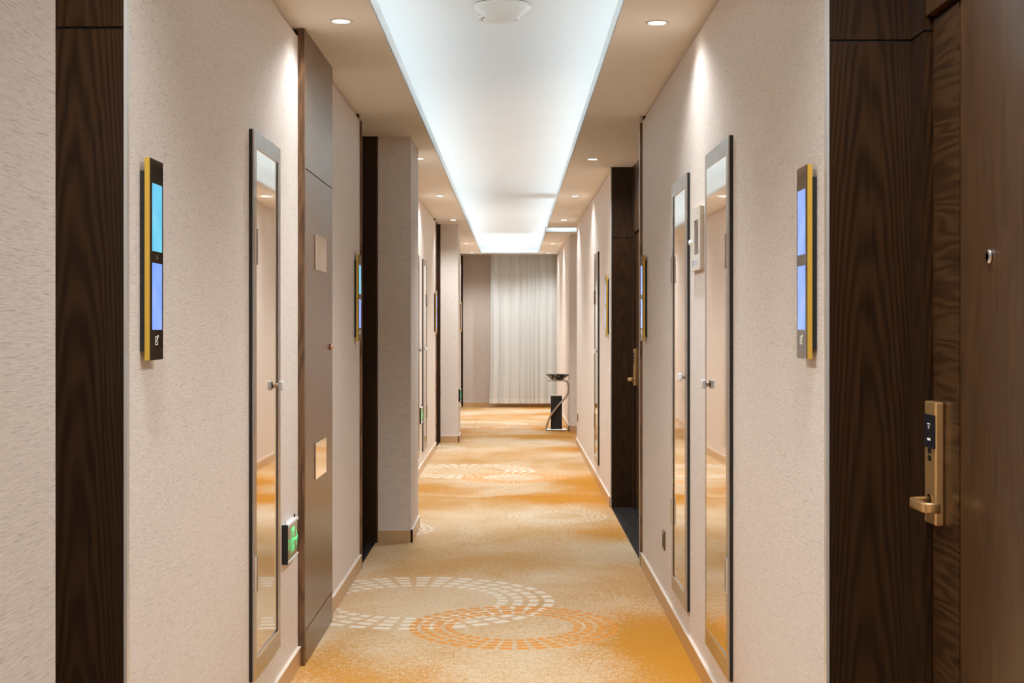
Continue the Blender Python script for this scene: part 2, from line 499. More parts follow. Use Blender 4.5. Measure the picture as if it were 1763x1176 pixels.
class Face:
    """2D drawing on a wall-parallel plane: u reads left to right for someone facing it"""
    def __init__(self, s, x, y_left, z0, t=0.0012):
        self.s, self.x, self.y, self.z, self.t = s, x, y_left, z0, t
        self.mb = MB()
    def P(self, u, w, d=0.0):
        # s = -1: left wall, its face looks +X, reading runs +Y ; s = +1: right wall, reading runs -Y
        return (self.x - self.s * d, self.y - self.s * u, self.z + w)
    def poly(self, pts):
        b = len(self.mb.v); n = len(pts)
        for u, w in pts: self.mb.v.append(self.P(u, w, 0))
        for u, w in pts: self.mb.v.append(self.P(u, w, self.t))
        self.mb.f.append(tuple(range(b, b + n))); self.mb.f.append(tuple(range(b + n, b + 2 * n)))
        self.mb.sm += [False, False]
        for k in range(n):
            k2 = (k + 1) % n
            self.mb.f.append((b + k, b + k2, b + n + k2, b + n + k)); self.mb.sm.append(False)
    def rect(self, u0, u1, w0, w1):
        self.poly([(u0, w0), (u1, w0), (u1, w1), (u0, w1)])
    def line(self, a, b, th):
        dx, dy = b[0] - a[0], b[1] - a[1]; L = math.hypot(dx, dy)
        nx, ny = -dy / L * th / 2, dx / L * th / 2
        self.poly([(a[0] + nx, a[1] + ny), (b[0] + nx, b[1] + ny), (b[0] - nx, b[1] - ny), (a[0] - nx, a[1] - ny)])
    def disc(self, c, r, n=14):
        self.poly([(c[0] + r * math.cos(2 * math.pi * k / n), c[1] + r * math.sin(2 * math.pi * k / n)) for k in range(n)])
    def text(self, s, u, w, size):
        v, f = text_verts(s, size)
        b = len(self.mb.v)
        for p in v: self.mb.v.append(self.P(u + p[0], w + p[1], self.t))
        for q in f: self.mb.f.append(tuple(b + i for i in q)); self.mb.sm.append(False)
    def build(self, name, material, parent):
        return self.mb.build(name, material, parent)

# ================================================================ structure
# ---- floor
fl = MB().box(-1.3, 3.2, Y0, Y1 + 0.1, -0.10, 0.0).build('floor', 'carpet', origin=(0, 0, 0))
struct(fl, 'orange and cream patterned carpet running down the corridor', 'floor')

# ---- walls
GAPZ = 2.556
def wall_box(mb, x0, x1, y0, y1, facing):
    """fabric covered wall block with a shadow gap under the soffit on its corridor side"""
    mb.box(x0, x1, y0, y1, 0.0, GAPZ)
    if facing > 0: mb.box(x0, x1 - 0.022, y0, y1, GAPZ, H + 0.01)
    else: mb.box(x0 + 0.022, x1, y0, y1, GAPZ, H + 0.01)

BX = -1.30
wl = MB()
wall_box(wl, BX, WL, Y0, 1.35, 1)
wall_box(wl, BX, WL, 3.30, 8.28, 1)
wall_box(wl, BX, WL, 9.99, 16.33, 1)
wall_box(wl, BX, WL, 17.89, 24.12, 1)
for a, b in ((1.34, 2.06), (8.28, 9.28), (16.33, 17.24), (24.12, 25.0)):
    wl.box(BX, -1.16, a, b, 0, H + 0.01)
wlo = wl.build('wall_left', 'fabric', origin=(0, 0, 0))
struct(wlo, 'long beige fabric wall with the wooden service door in it', 'wall')
for y0, y1 in ((1.35, 2.08), (9.28, 10.0), (17.23, 17.9)):
    MB().box(-0.866 if y0 > 3 else BX, PIER, y0, y1, 0, H + 0.005).build('pier', 'fabric2', wlo, origin=(0, 0, 0))
    if y0 > 3:
        MB().box(BX, -0.866, y0 + 0.012, y1, 0, H + 0.005).build('pier_core', 'fabric2', wlo, origin=(0, 0, 0))

wr = MB()
wall_box(wr, WR, 1.25, Y0, 0.98, -1)
wall_box(wr, WR, 1.25, 3.45, 8.37, -1)
wall_box(wr, WR, 1.25, 11.07, 17.02, -1)
for a, b in ((0.98, 3.45), (8.37, 11.07)):
    wr.box(1.03, 1.25, a, b, 0, H + 0.01)
wall_box(wr, 0.736, 1.25, 19.06, 25.0, -1)
wr.box(1.25, 3.2, 16.9, 17.02, 0, H + 0.01)
wr.box(1.25, 3.2, 19.06, 19.2, 0, H + 0.01)
wr.box(3.1, 3.2, 17.02, 19.06, 0, H + 0.01)
wro = wr.build('wall_right', 'fabric', origin=(0, 0, 0))
struct(wro, 'long beige fabric wall facing the service door', 'wall')

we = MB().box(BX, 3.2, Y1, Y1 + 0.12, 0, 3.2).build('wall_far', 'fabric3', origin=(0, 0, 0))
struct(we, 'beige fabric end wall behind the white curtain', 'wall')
wb = MB().box(BX, 3.2, Y0 - 0.12, Y0, 0, 3.2).build('wall_back', 'fabric', origin=(0, 0, 0))
struct(wb, 'beige fabric wall closing the corridor behind the viewer', 'wall')

# ---- ceiling
LIP = 0.068
SL0, SL1 = 17.8, 18.67     # side branch of the tray
ce = MB()
ce.box(BX, TL, Y0, Y1 - 0.62, H, H + 0.004)
ce.box(TR, 1.25, Y0, SL0, H, H + 0.004)
ce.box(TR, 1.25, SL1, Y1 - 0.62, H, H + 0.004)
ce.box(TL, TR, TRAY_Y1, Y1 - 0.62, H, H + 0.004)
ce.box(TL, TR, Y0, TRAY_Y0, H, H + 0.004)
ce.box(1.25, 3.2, 16.9, SL0, H, H + 0.004)
ce.box(1.25, 3.2, SL1, 19.2, H, H + 0.004)
ceo = ce.build('ceiling', 'paint', origin=(0, 0, 0))
struct(ceo, 'beige dropped ceiling border around the lit white tray', 'ceiling')
lp = MB()
T = 0.006
lp.box(TL - T, TL, TRAY_Y0, TRAY_Y1, H - 0.002, H + LIP)
lp.box(TR, TR + T, TRAY_Y0, SL0, H - 0.002, H + LIP)
lp.box(TR, TR + T, SL1, TRAY_Y1, H - 0.002, H + LIP)
lp.box(TR, 3.0, SL0 - T, SL0, H - 0.002, H + LIP)
lp.box(TR, 3.0, SL1, SL1 + T, H - 0.002, H + LIP)
lp.box(TL - T, TR + T, TRAY_Y1, TRAY_Y1 + T, H - 0.002, H + LIP)
lp.box(TL - T, TR + T, TRAY_Y0 - T, TRAY_Y0, H - 0.002, H + LIP)
lp.build('tray_lip', 'lip', ceo, origin=(0, 0, 0))
uc = MB()
uc.box(BX, 3.2, Y0, Y1 + 0.1, UP, UP + 0.05)
uc.build('tray_panel', 'white', ceo, origin=(0, 0, 0))
ts = MB()
ts.box(TL - 0.44, TL - 0.42, Y0, 24.34, H + 0.004, UP)
ts.box(TR + 0.42, TR + 0.44, Y0, SL0 - 0.15, H + 0.004, UP)
ts.box(TR + 0.42, TR + 0.44, SL1 + 0.15, 24.34, H + 0.004, UP)
ts.box(TR + 0.34, 3.1, SL0 - 0.17, SL0 - 0.15, H + 0.004, UP)
ts.box(TR + 0.34, 3.1, SL1 + 0.15, SL1 + 0.17, H + 0.004, UP)
ts.box(BX, 1.25, Y1 - 0.63, Y1 - 0.62, H, UP)
tc = MB()
for k in range(17):
    a = math.pi / 2 * k / 16
    yy, zz = 22.6 + 1.74 * math.sin(a), H + 0.03 + (UP - 0.002 - H - 0.03) * math.cos(a)
    tc.v += [(TL - 0.41, yy, zz), (TR + 0.41, yy, zz)]
    if k:
        b = 2 * k
        tc.f.append((b - 2, b - 1, b + 1, b)); tc.sm.append(True)
tc.build('tray_end_curve', 'white', ceo, origin=(0, 0, 0))
ts.build('tray_side', 'white', ceo, origin=(0, 0, 0))
cs = MB()
def strip_y(x, a, b):
    n = max(1, int((b - a) / 0.9)); d = (b - a) / n
    for k in range(n): cs.box(x - 0.012, x + 0.012, a + k * d, a + (k + 1) * d - 0.02, H + 0.005, H + 0.013)
def strip_x(y, a, b):
    n = max(1, int((b - a) / 0.9)); d = (b - a) / n
    for k in range(n): cs.box(a + k * d, a + (k + 1) * d - 0.02, y - 0.012, y + 0.012, H + 0.005, H + 0.013)
strip_y(TL - 0.17, TRAY_Y0, TRAY_Y1)
strip_y(TR + 0.17, TRAY_Y0, SL0 - 0.03)
strip_y(TR + 0.17, SL1 + 0.03, TRAY_Y1)
strip_x(TRAY_Y1 + 0.06, TL, TR)
strip_x(SL0 - 0.07, TR + 0.03, 2.9)
strip_x(SL1 + 0.07, TR + 0.03, 2.9)
cs.build('cove_light', 'cove', ceo, origin=(0, 0, 0))

# ---- skirting
def skirting(name, label, runs):
    a, b = MB(), MB()
    for x0, x1, y0, y1 in runs:
        a.box(x0, x1, y0, y1, 0, 0.076)
        b.box(x0 - 0.0015, x1 + 0.0015, y0 - 0.0015, y1 + 0.0015, 0.076, 0.081)
    e = empty(name, (0, 0, 0))
    struct(e, label, 'baseboard')
    a.build('board', 'base', e); b.build('painted_top_highlight', 'bead', e)
SK = 0.012
skirting('baseboard_left', 'bronze skirting below the wall with the service door', [
    (WL, WL + SK, Y0, 1.34), (WL, WL + SK, 3.30, 5.895), (WL, WL + SK, 6.805, 8.27), (WL, WL + SK, 10.01, 16.32), (WL, WL + SK, 17.92, 24.11),
    (PIER, PIER + SK, 1.34, 2.08), (PIER, PIER + SK, 9.268, 10.0), (-0.868, PIER + SK, 9.268, 9.28), (PIER, PIER + SK, 17.218, 17.9), (-0.868, PIER + SK, 17.218, 17.23)])
skirting('baseboard_right', 'bronze skirting below the wall with two near mirror cabinets', [
    (WR - SK, WR, Y0, 0.97), (WR - SK, WR, 3.452, 8.36), (WR - SK, WR, 11.072, 17.03), (0.724, 0.736, 19.048, 24.98), (0.724, 1.25, 19.048, 19.06), (WR, 1.2, 17.02, 17.032)])
skirting('baseboard_far', 'bronze skirting under the white curtain', [(-0.874, 0.722, 24.988, 25.0)])

# ---- wood linings of the door recesses and the doors themselves
n_trim = [0]
def lining(label, boards, edges=(), material='wood'):
    """boards: boxes with a horizontal joint; edges: metal corner strips"""
    n_trim[0] += 1
    e = empty('trim_%d' % n_trim[0], (boards[0][0], boards[0][2], 0))
    struct(e, label, 'wood lining')
    for (x0, x1, y0, y1) in boards:
        MB().box(x0, x1, y0, y1, 0.0, JOINT - 0.003).build('panel', material, e)
        MB().box(x0, x1, y0, y1, JOINT + 0.003, H).build('panel', material, e)
        q = 0.005
        MB().box(x0 + q, x1 - q, y0 + q, y1 - q, JOINT - 0.004, JOINT + 0.004).build('joint', 'gap', e)
    for (x0, x1, y0, y1) in edges:
        MB().box(x0, x1, y0, y1, 0.0, H - 0.001).build('corner_strip', 'edge', e)
    return e

def lever_lock(parent, s, xd, yl, zc=0.985):
    """hotel card lock with a returned lever; s=+1 on the right side, door face at x=xd, far edge of body at yl"""
    X = lambda d: xd - s * d            # d metres out from the door face
    e = MB().rbox(X(0), X(0.020), yl - 0.086, yl, 0.936, 1.211, 0.004, 2).build('lock', 'brass', parent)
    MB().rbox(X(0.019), X(0.0222), yl - 0.0845, yl - 0.002, 1.107, 1.182, 0.001, 1).build('card_reader', 'cardblue', e)
    for k, (r, zz) in enumerate(((0.010, 1.160), (0.006, 1.1545), (0.003, 1.150))):
        MB().box(X(0.0222), X(0.0227), yl - 0.043 - r, yl - 0.043 + r, zz, zz + 0.0022).build('card_icon', 'icon', e)
    MB().box(X(0.0222), X(0.0227), yl - 0.055, yl - 0.032, 1.124, 1.129).build('card_icon', 'icon', e)
    for zz in (1.094, 1.078):
        MB().box(X(0.020), X(0.0208), yl - 0.055, yl - 0.030, zz, zz + 0.012).build('key_slot', 'black', e)
    lev = MB()
    ys = yl - 0.036
    pts = [(X(0.018), ys, zc)]
    def arc(c, r, a0, a1, n=6):
        for k in range(n + 1):
            a = math.radians(a0 + (a1 - a0) * k / n)
            pts.append((X(c[0] + r * math.sin(a)), c[1] - r * math.cos(a) * 1.0, zc))
    ra = 0.014
    out = 0.060
    # out, along towards the hinge, back towards the door
    for k in range(7):
        a = math.radians(90 * k / 6); pts.append((X(out - ra + ra * math.sin(a)), ys - ra + ra * math.cos(a), zc))
    ye = ys - 0.118
    for k in range(7):
        a = math.radians(90 * k / 6); pts.append((X(out - ra + ra * math.cos(a)), ye + ra - ra * math.sin(a), zc))
    pts.append((X(0.030), ye, zc))
    w, h, r = 0.0065, 0.0115, 0.004
    prof = []
    for cx, cz, a0 in ((w - r, h - r, 0), (-w + r, h - r, 90), (-w + r, -h + r, 180), (w - r, -h + r, 270)):
        for k in range(4):
            a = math.radians(a0 + 30 * k); prof.append((cx + r * math.cos(a), cz + r * math.sin(a)))
    lev.sweep(pts, prof)
    lev.build('lever', 'brass', e)
    MB().lathe([(0.0, 0.0), (0.017, 0.0), (0.017, 0.008), (0.013, 0.010), (0.0, 0.010)], X(0.020), ys, zc, 24, 'x').build('lever_rose', 'brass_hi', e)
    return e

def room_door(n, label, s, xd, y0, y1, top=2.083, lock_far=True):
    """hinged room door, its face at |x|=xd, seen from the corridor"""
    e = empty('door_%d' % n, (s * xd, (y0 + y1) / 2, 0))
    struct(e, label, 'door')
    X = lambda d: s * xd - s * d
    band = 0.195
    MB().box(X(-0.045), X(-0.008), y0, y1, 0.006, top - 0.004).build('leaf_core', 'gap', e)
    ya, yb = (y1 - band, y1) if lock_far else (y0, y0 + band)
    MB().box(X(-0.010), X(0), ya + (0.004 if lock_far else 0.0), yb - (0.0 if lock_far else 0.004), 0.006, top - 0.006).build('stile', 'wood_cross', e)
    if lock_far: MB().box(X(-0.010), X(0.0), y0 + 0.002, ya - 0.006, 0.006, top - 0.006).build('leaf_panel', 'wood_door', e)
    else: MB().box(X(-0.010), X(0.0), yb + 0.006, y1 - 0.002, 0.006, top - 0.006).build('leaf_panel', 'wood_door', e)
    lever_lock(e, s, s * xd, y1 + 0.002 if lock_far else y0 + 0.088)
    yv = y1 - 0.395 if lock_far else y0 + 0.395
    v = MB().lathe([(0.0, 0.0), (0.0155, 0.0), (0.0155, 0.004), (0.013, 0.006), (0.010, 0.0065), (0.0, 0.0065)], s * xd, yv, 1.52, 28, 'x')
    if s > 0: v.v = [(2 * xd - p[0], p[1], p[2]) for p in v.v]
    v = v.build('door_viewer', 'chrome', e)
    MB().lathe([(0.0, 0.0), (0.008, 0.0), (0.0045, 0.003), (0.0, 0.0035)], X(0.0065), yv, 1.52, 20, 'x').build('viewer_lens', 'smoked', v)
    return e

# near recess on the right wall
XC, XD = 0.938, 0.956
lining('walnut lined door recess beside the nearest room door', [
    (WR + 0.001, XC + 0.07, 3.43, 3.45),              # reveal facing the camera
    (XC, XC + 0.09, 3.318, 3.43),                     # architrave beside the door
    (XC, XC + 0.09, 1.00, 2.39),                      # lining beside the hinge edge
    (WR + 0.001, XC + 0.07, 0.98, 1.00),
], [(WR - 0.003, WR + 0.004, 3.4285, 3.452), (WR - 0.003, WR + 0.004, 0.978, 1.0015)])
hd = MB().box(XC + 0.004, XC + 0.09, 2.39, 3.318, 2.089, H).build('trim_20', 'wood_door')
struct(hd, 'wood panel above the nearest room door', 'wood lining')
room_door(1, 'glossy walnut room door with brass card lock, nearest the viewer', 1, XD, 2.40, 3.306)

# far recess on the right wall
XC2, XD2 = 0.905, 0.921
lining('walnut lined door recess beyond the two mirror cabinets', [
    (WR + 0.001, XC2 + 0.1, 11.05, 11.07), (XC2, XC2 + 0.12, 10.93, 11.05),
    (XC2, XC2 + 0.12, 9.46, 9.98), (XC2, XC2 + 0.12, 8.39, 8.52), (WR + 0.001, XC2 + 0.1, 8.37, 8.39),
], [(WR - 0.003, WR + 0.004, 11.0485, 11.072), (WR - 0.014, WR + 0.004, 8.362, 8.392)])
for i, (a, b) in enumerate(((9.98, 10.93), (8.52, 9.46))):
    hd = MB().box(XC2 + 0.004, XC2 + 0.12, a, b, 2.089, H).build('trim_%d' % (21 + i), 'wood_door')
    struct(hd, 'wood panel above the ' + ('farther' if i == 0 else 'nearer') + ' door of the distant recess', 'wood lining')
room_door(2, 'walnut room door with brass lock in the recess past the mirror cabinets', 1, XD2, 9.99, 10.918)
room_door(3, 'hidden walnut room door at the near end of the distant recess', 1, XD2, 8.53, 9.45, lock_far=False)
ed = MB().box(WR - 0.014, WR, 8.352, 8.366, 0, H - 0.04).build('trim_30', 'wood_case')
struct(ed, 'thin brown edge strip beside the distant recess', 'wood lining')

# recesses on the left wall
XL, XLD = -1.075, -1.093
def left_recess(k, label, y0, y1, pier_far, nd):
    edges = [(WL - 0.004, WL + 0.003, y0 - 0.022, y0 + 0.0015)] if pier_far else [(WL - 0.004, WL + 0.003, y1 - 0.0015, y1 + 0.022)]
    boards = [(XL - 0.08, (-0.868 if pier_far else WL - 0.001), y1, y1 + 0.02)] if pier_far else [(XL - 0.08, WL - 0.001, y1, y1 + 0.02)]
    if pier_far: boards.append((XL - 0.08, WL - 0.001, y0 - 0.02, y0))
    boards += [(XL - 0.085, XL, y0, y0 + 0.03), (XL - 0.085, XL, y1 - 0.03, y1)]
    lining(label, boards, edges, 'wood_l')
    hd = MB().box(XL - 0.085, XL - 0.004, y0 + 0.03, y1 - 0.03, 2.089, H).build('trim_%d' % (30 + nd), 'wood_door')
    struct(hd, 'wood panel over the door inside the ' + k, 'wood lining')
    if pier_far:
        ed = MB().box(WL, WL + 0.014, y0 - 0.030, y0 - 0.018, 0, H - 0.04).build('trim_%d' % (40 + nd), 'wood_case')
        struct(ed, 'thin brown edge strip at the ' + k, 'wood lining')
        eb = MB().box(-0.872, -0.864, y1 - 0.004, y1 + 0.02, 0, H - 0.002).build('trim_%d' % (50 + nd), 'wood_case')
        struct(eb, 'narrow brown bead between walnut and pier of the ' + k, 'wood lining')
    room_door(nd, 'walnut room door inside the ' + k, -1, abs(XLD), y0 + 0.035, y1 - 0.035, lock_far=pier_far)
left_recess('nearest recess opposite the big room door', 'dark walnut lining beside the first lit room display', 2.08, 3.28, False, 4)
left_recess('recess before the first fabric pier', 'dark walnut lining against the first fabric pier', 8.30, 9.262, True, 5)
left_recess('recess before the second fabric pier', 'dark walnut lining against the second fabric pier', 16.35, 17.212, True, 6)
lining('dark walnut lining beside the end wall', [(XL - 0.08, WL - 0.001, 24.10, 24.12), (XL - 0.085, XL, 24.12, 24.98), (XL, -0.866, 24.96, 24.985)], [(WL - 0.004, WL + 0.003, 24.098, 24.1215)])

# stone thresholds
def threshold(x0, x1, y0, y1, cuts):
    ys = [y0] + cuts + [y1]
    for a, b in zip(ys[:-1], ys[1:]):
        MB().box(x0, x1, a + 0.001, b - 0.001, 0.0, 0.004).build('stone_tile', 'stone', fl)
threshold(WR + 0.002, 0.962, 1.001, 3.429, [1.8, 2.6])
threshold(WR + 0.002, 0.930, 8.391, 11.049, [9.2, 10.05])
threshold(-1.10, WL - 0.002, 2.08, 3.279, [2.7])
threshold(-1.10, WL - 0.002, 8.301, 9.261, [8.8])
threshold(-1.10, WL - 0.002, 16.351, 17.211, [])
threshold(-1.07, WL - 0.002, 24.122, 24.959, [])

# service door, flush in the left wall
sd = empty('door_7', (WL, 6.35, 0))
struct(sd, 'flush brown service door with two mirrored plates beside the exit sign', 'door')
SX = -0.848
MB().box(WL - 0.001, SX - 0.006, 5.905, 6.795, 0, GAPZ + 0.03).build('leaf_core', 'gap', sd)
MB().box(WL, SX, 5.898, 5.922, 0, H - 0.002).build('casing', 'wood_case', sd)
MB().box(WL, SX, 6.778, 6.802, 0, H - 0.002).build('casing', 'wood_service', sd)
MB().box(SX - 0.012, SX, 5.925, 6.775, 2.027, H - 0.002).build('top_panel', 'wood_service', sd)
MB().box(SX - 0.012, SX, 5.925, 6.775, 0.142, 2.022).build('leaf_panel', 'wood_service', sd)
MB().box(SX - 0.012, SX + 0.001, 5.925, 6.775, 0.004, 0.138).build('kick_panel', 'wood_service', sd)
for z0, z1 in ((1.622, 1.775), (0.725, 0.880)):
    MB().rbox(SX, SX + 0.005, 6.20, 6.545, z0, z1, 0.001, 1).build('sign_plate', 'plate', sd)
MB().lathe([(0.0, 0.0), (0.013, 0.0), (0.013, 0.010), (0.010, 0.014), (0.0, 0.014)], SX, 6.71, 1.285, 24, 'x').build('lock_knob', 'copper', sd)

# ================================================================ things
# ---- curtain
def curtain():
    e = empty('curtain', (0.19, 24.72, 0.07))
    tag(e, 'floor-length sheer white curtain with soft folds at the corridor end', 'curtain')
    xl, xr = -0.385, 0.752
    # fold positions as seen: broad to the side, tight right of the middle
    knots = [0.0, .10, .145, .27, .31, .42, .455, .515, .545, .585, .61, .645, .67, .715, .745, .83, .865, .95, 1.0]
    def fold(t):
        for i in range(len(knots) - 1):
            if knots[i] <= t <= knots[i + 1]:
                k = (t - knots[i]) / (knots[i + 1] - knots[i])
                w = knots[i + 1] - knots[i]
                return math.sin(math.pi * k) ** 2 * (0.55 if i % 2 == 0 else -0.8) * (0.020 + 0.20 * min(w, 0.07))
        return 0.0
    NX, NZ = 260, 22
    def sheet(z0, z1, nz, dy=0.0):
        mb = MB()
        for j in range(nz + 1):
            z = z0 + (z1 - z0) * j / nz
            low = max(0.0, (0.9 - z) / 0.9)
            for i in range(NX + 1):
                t = i / NX
                x = xl + (xr - xl) * t
                x -= 0.03 * low ** 2 * (1 - t) ** 3
                y = 24.72 - fold(t) * (0.9 + 0.25 * low) + 0.006 * math.sin(17 * t + z * 1.3) + dy
                zz = z + (0.006 * math.sin(60 * t) if j == 0 and dy == 0 else 0)
                mb.v.append((x, y, zz))
        for j in range(nz):
            for i in range(NX):
                a = j * (NX + 1) + i
                mb.f.append((a, a + 1, a + NX + 2, a + NX + 1)); mb.sm.append(True)
        return mb
    sheet(0.07, 2.80, NZ).build('fabric_panel', 'curtain', e)
    sheet(0.068, 0.155, 2, -0.004).build('hem', 'hem', e)
    MB().box(-0.9, 0.736, 24.70, 24.73, 2.80, 2.83).build('curtain_rail', 'whiteplastic', e)
curtain()

# ---- ashtray stand and bowl
K = 19.27 / FPX
def sx(px): return (px - VPX) * K
def sz(py): return EYE - (py - VPY) * K
st = empty('ashtray_stand', (sx(958), 19.3, 0))
tag(st, 'curved steel stand with a black bin on the carpet before the curtain', 'ashtray stand')
path = [(sx(943), 0, sz(654.6)), (sx(955), 0, sz(654.6)), (sx(968), 0, sz(654.6)), (sx(974.5), 0, sz(656)), (sx(977.6), 0, sz(661)), (sx(978.6), 0, sz(667)), (sx(978), 0, sz(673)),
        (sx(975.5), 0, sz(680)), (sx(971), 0, sz(686.5)), (sx(963), 0, sz(695)), (sx(955), 0, sz(705)), (sx(948), 0, sz(715)), (sx(943.5), 0, sz(725)), (sx(941), 0, sz(733)), (sx(940), 0, 0.006)]
def smooth_path(p, n=6):
    out = []
    P = [Vector(q) for q in p]
    for i in range(len(P) - 1):
        a, b, c, d = P[max(i - 1, 0)], P[i], P[i + 1], P[min(i + 2, len(P) - 1)]
        for k in range(n):
            t = k / n
            out.append(0.5 * ((2 * b) + (c - a) * t + (2 * a - 5 * b + 4 * c - d) * t * t + (3 * b - a - 3 * c + d) * t ** 3))
    out.append(P[-1])
    return out
YS = 19.20
sp = [(p.x, YS, p.z) for p in smooth_path(path)]
MB().sweep(sp, [(-0.022, -0.012), (0.022, -0.012), (0.022, 0.012), (-0.022, 0.012)], side=(0, 1, 0)).build('curved_bar', 'satin', st)
MB().rbox(sx(939), sx(976), YS - 0.03, YS + 0.26, 0.0, 0.02, 0.004, 2).build('base_plate', 'satin', st)
bn = MB().rbox(sx(948.5), sx(967.5), YS + 0.045, YS + 0.19, 0.02, sz(682), 0.004, 2).build('bin', 'blackmatt', st)
MB().rbox(sx(948.0), sx(968), YS + 0.041, YS + 0.194, sz(682), sz(680.4), 0.002, 1).build('bin_rim', 'satin', bn)
tp = MB().lathe([(0.0, -0.006), (0.085, -0.006), (0.085, 0.006), (0.0, 0.006)], sx(959.5), YS + 0.04, sz(653.9), 36)
tp.build('top_plate', 'satin', st)
R = 0.162
zb = sz(653.9) + 0.0065
bowl = MB().lathe([(0.0, 0.0), (0.078, 0.0), (0.085, 0.004), (R - 0.004, 0.062), (R, 0.067), (R - 0.006, 0.069), (0.10, 0.030), (0.0, 0.020)], sx(959.5), YS + 0.04, zb, 44).build('ashtray_bowl', 'dish')
tag(bowl, 'wide black glass bowl with painted glints on top of the steel stand', 'bowl')

# ---- lit room displays
def room_sign(s, y, label, upper):
    W = WR if s > 0 else WL
    X = lambda d: W - s * d
    e = empty('room_display', (W, y + 0.06, 1.30))
    tag(e, label, 'display', 'lit room displays')
    z0, z1, y1 = 1.300, 1.776, y + 0.122
    MB().box(X(0), X(0.012), y + 0.004, y1 - 0.014, z0 + 0.022, z1 - 0.03).build('wall_bracket', 'black', e)
    MB().rbox(X(0.012), X(0.0245), y, y1, z0, z1, 0.0008, 1).build('edge_frame', 'gold', e)
    g = MB().box(X(0.0245), X(0.0265), y + 0.0004, y1 - 0.0004, z0 + 0.0006, z1 - 0.0006).build('glass_front', 'smoked', e)
    za, zb_, zc, zd = z0 + 0.072, z0 + 0.230, z0 + 0.258, z0 + 0.418
    MB().box(X(0.0265), X(0.0270), y + 0.016, y1 - 0.014, zc, zd).build('screen', upper, g)
    MB().box(X(0.0265), X(0.0270), y + 0.016, y1 - 0.014, za, zb_).build('screen', 'blue', g)
    yl = y if s < 0 else y1          # left border for someone facing the display
    f = Face(s, X(0.0265), yl, z0, 0.0006)
    c, w = 0.061, 0.046
    f.rect(c - 0.016, c + 0.006, w - 0.010, w - 0.0085); f.rect(c - 0.016, c - 0.014, w - 0.010, w + 0.010)
    f.rect(c - 0.016, c + 0.000, w + 0.0085, w + 0.010); f.rect(c + 0.0045, c + 0.006, w - 0.010, w - 0.002)
    f.line((c - 0.006, w - 0.002), (c + 0.012, w + 0.012), 0.0035); f.line((c + 0.004, w + 0.012), (c + 0.013, w + 0.012), 0.002)
    f.build('service_icon', 'icon', g)
    f = Face(s, X(0.0265), yl, z0, 0.0006)
    f.rect(c - 0.001, c + 0.002, 0.2395, 0.2485); f.rect(c - 0.003, c + 0.004, 0.2395, 0.2405)
    f.build('centre_mark', 'dimicon', g)
room_sign(-1, 3.40, 'lit display with a turquoise upper screen beside the dark walnut panel', 'teal')
room_sign(-1, 7.98, 'lit display between the service door and the first fabric pier', 'teal')
room_sign(-1, 16.02, 'lit display between the first and second fabric piers', 'blue')
room_sign(-1, 23.85, 'small distant lit display beyond the second fabric pier', 'blue')
room_sign(1, 3.545, 'lit display with two blue screens beside the nearest room door', 'blue')
room_sign(1, 8.05, 'lit display between the two mirror cabinets and the distant door recess', 'blue')
room_sign(1, 11.25, 'lit display just beyond the distant door recess', 'blue')

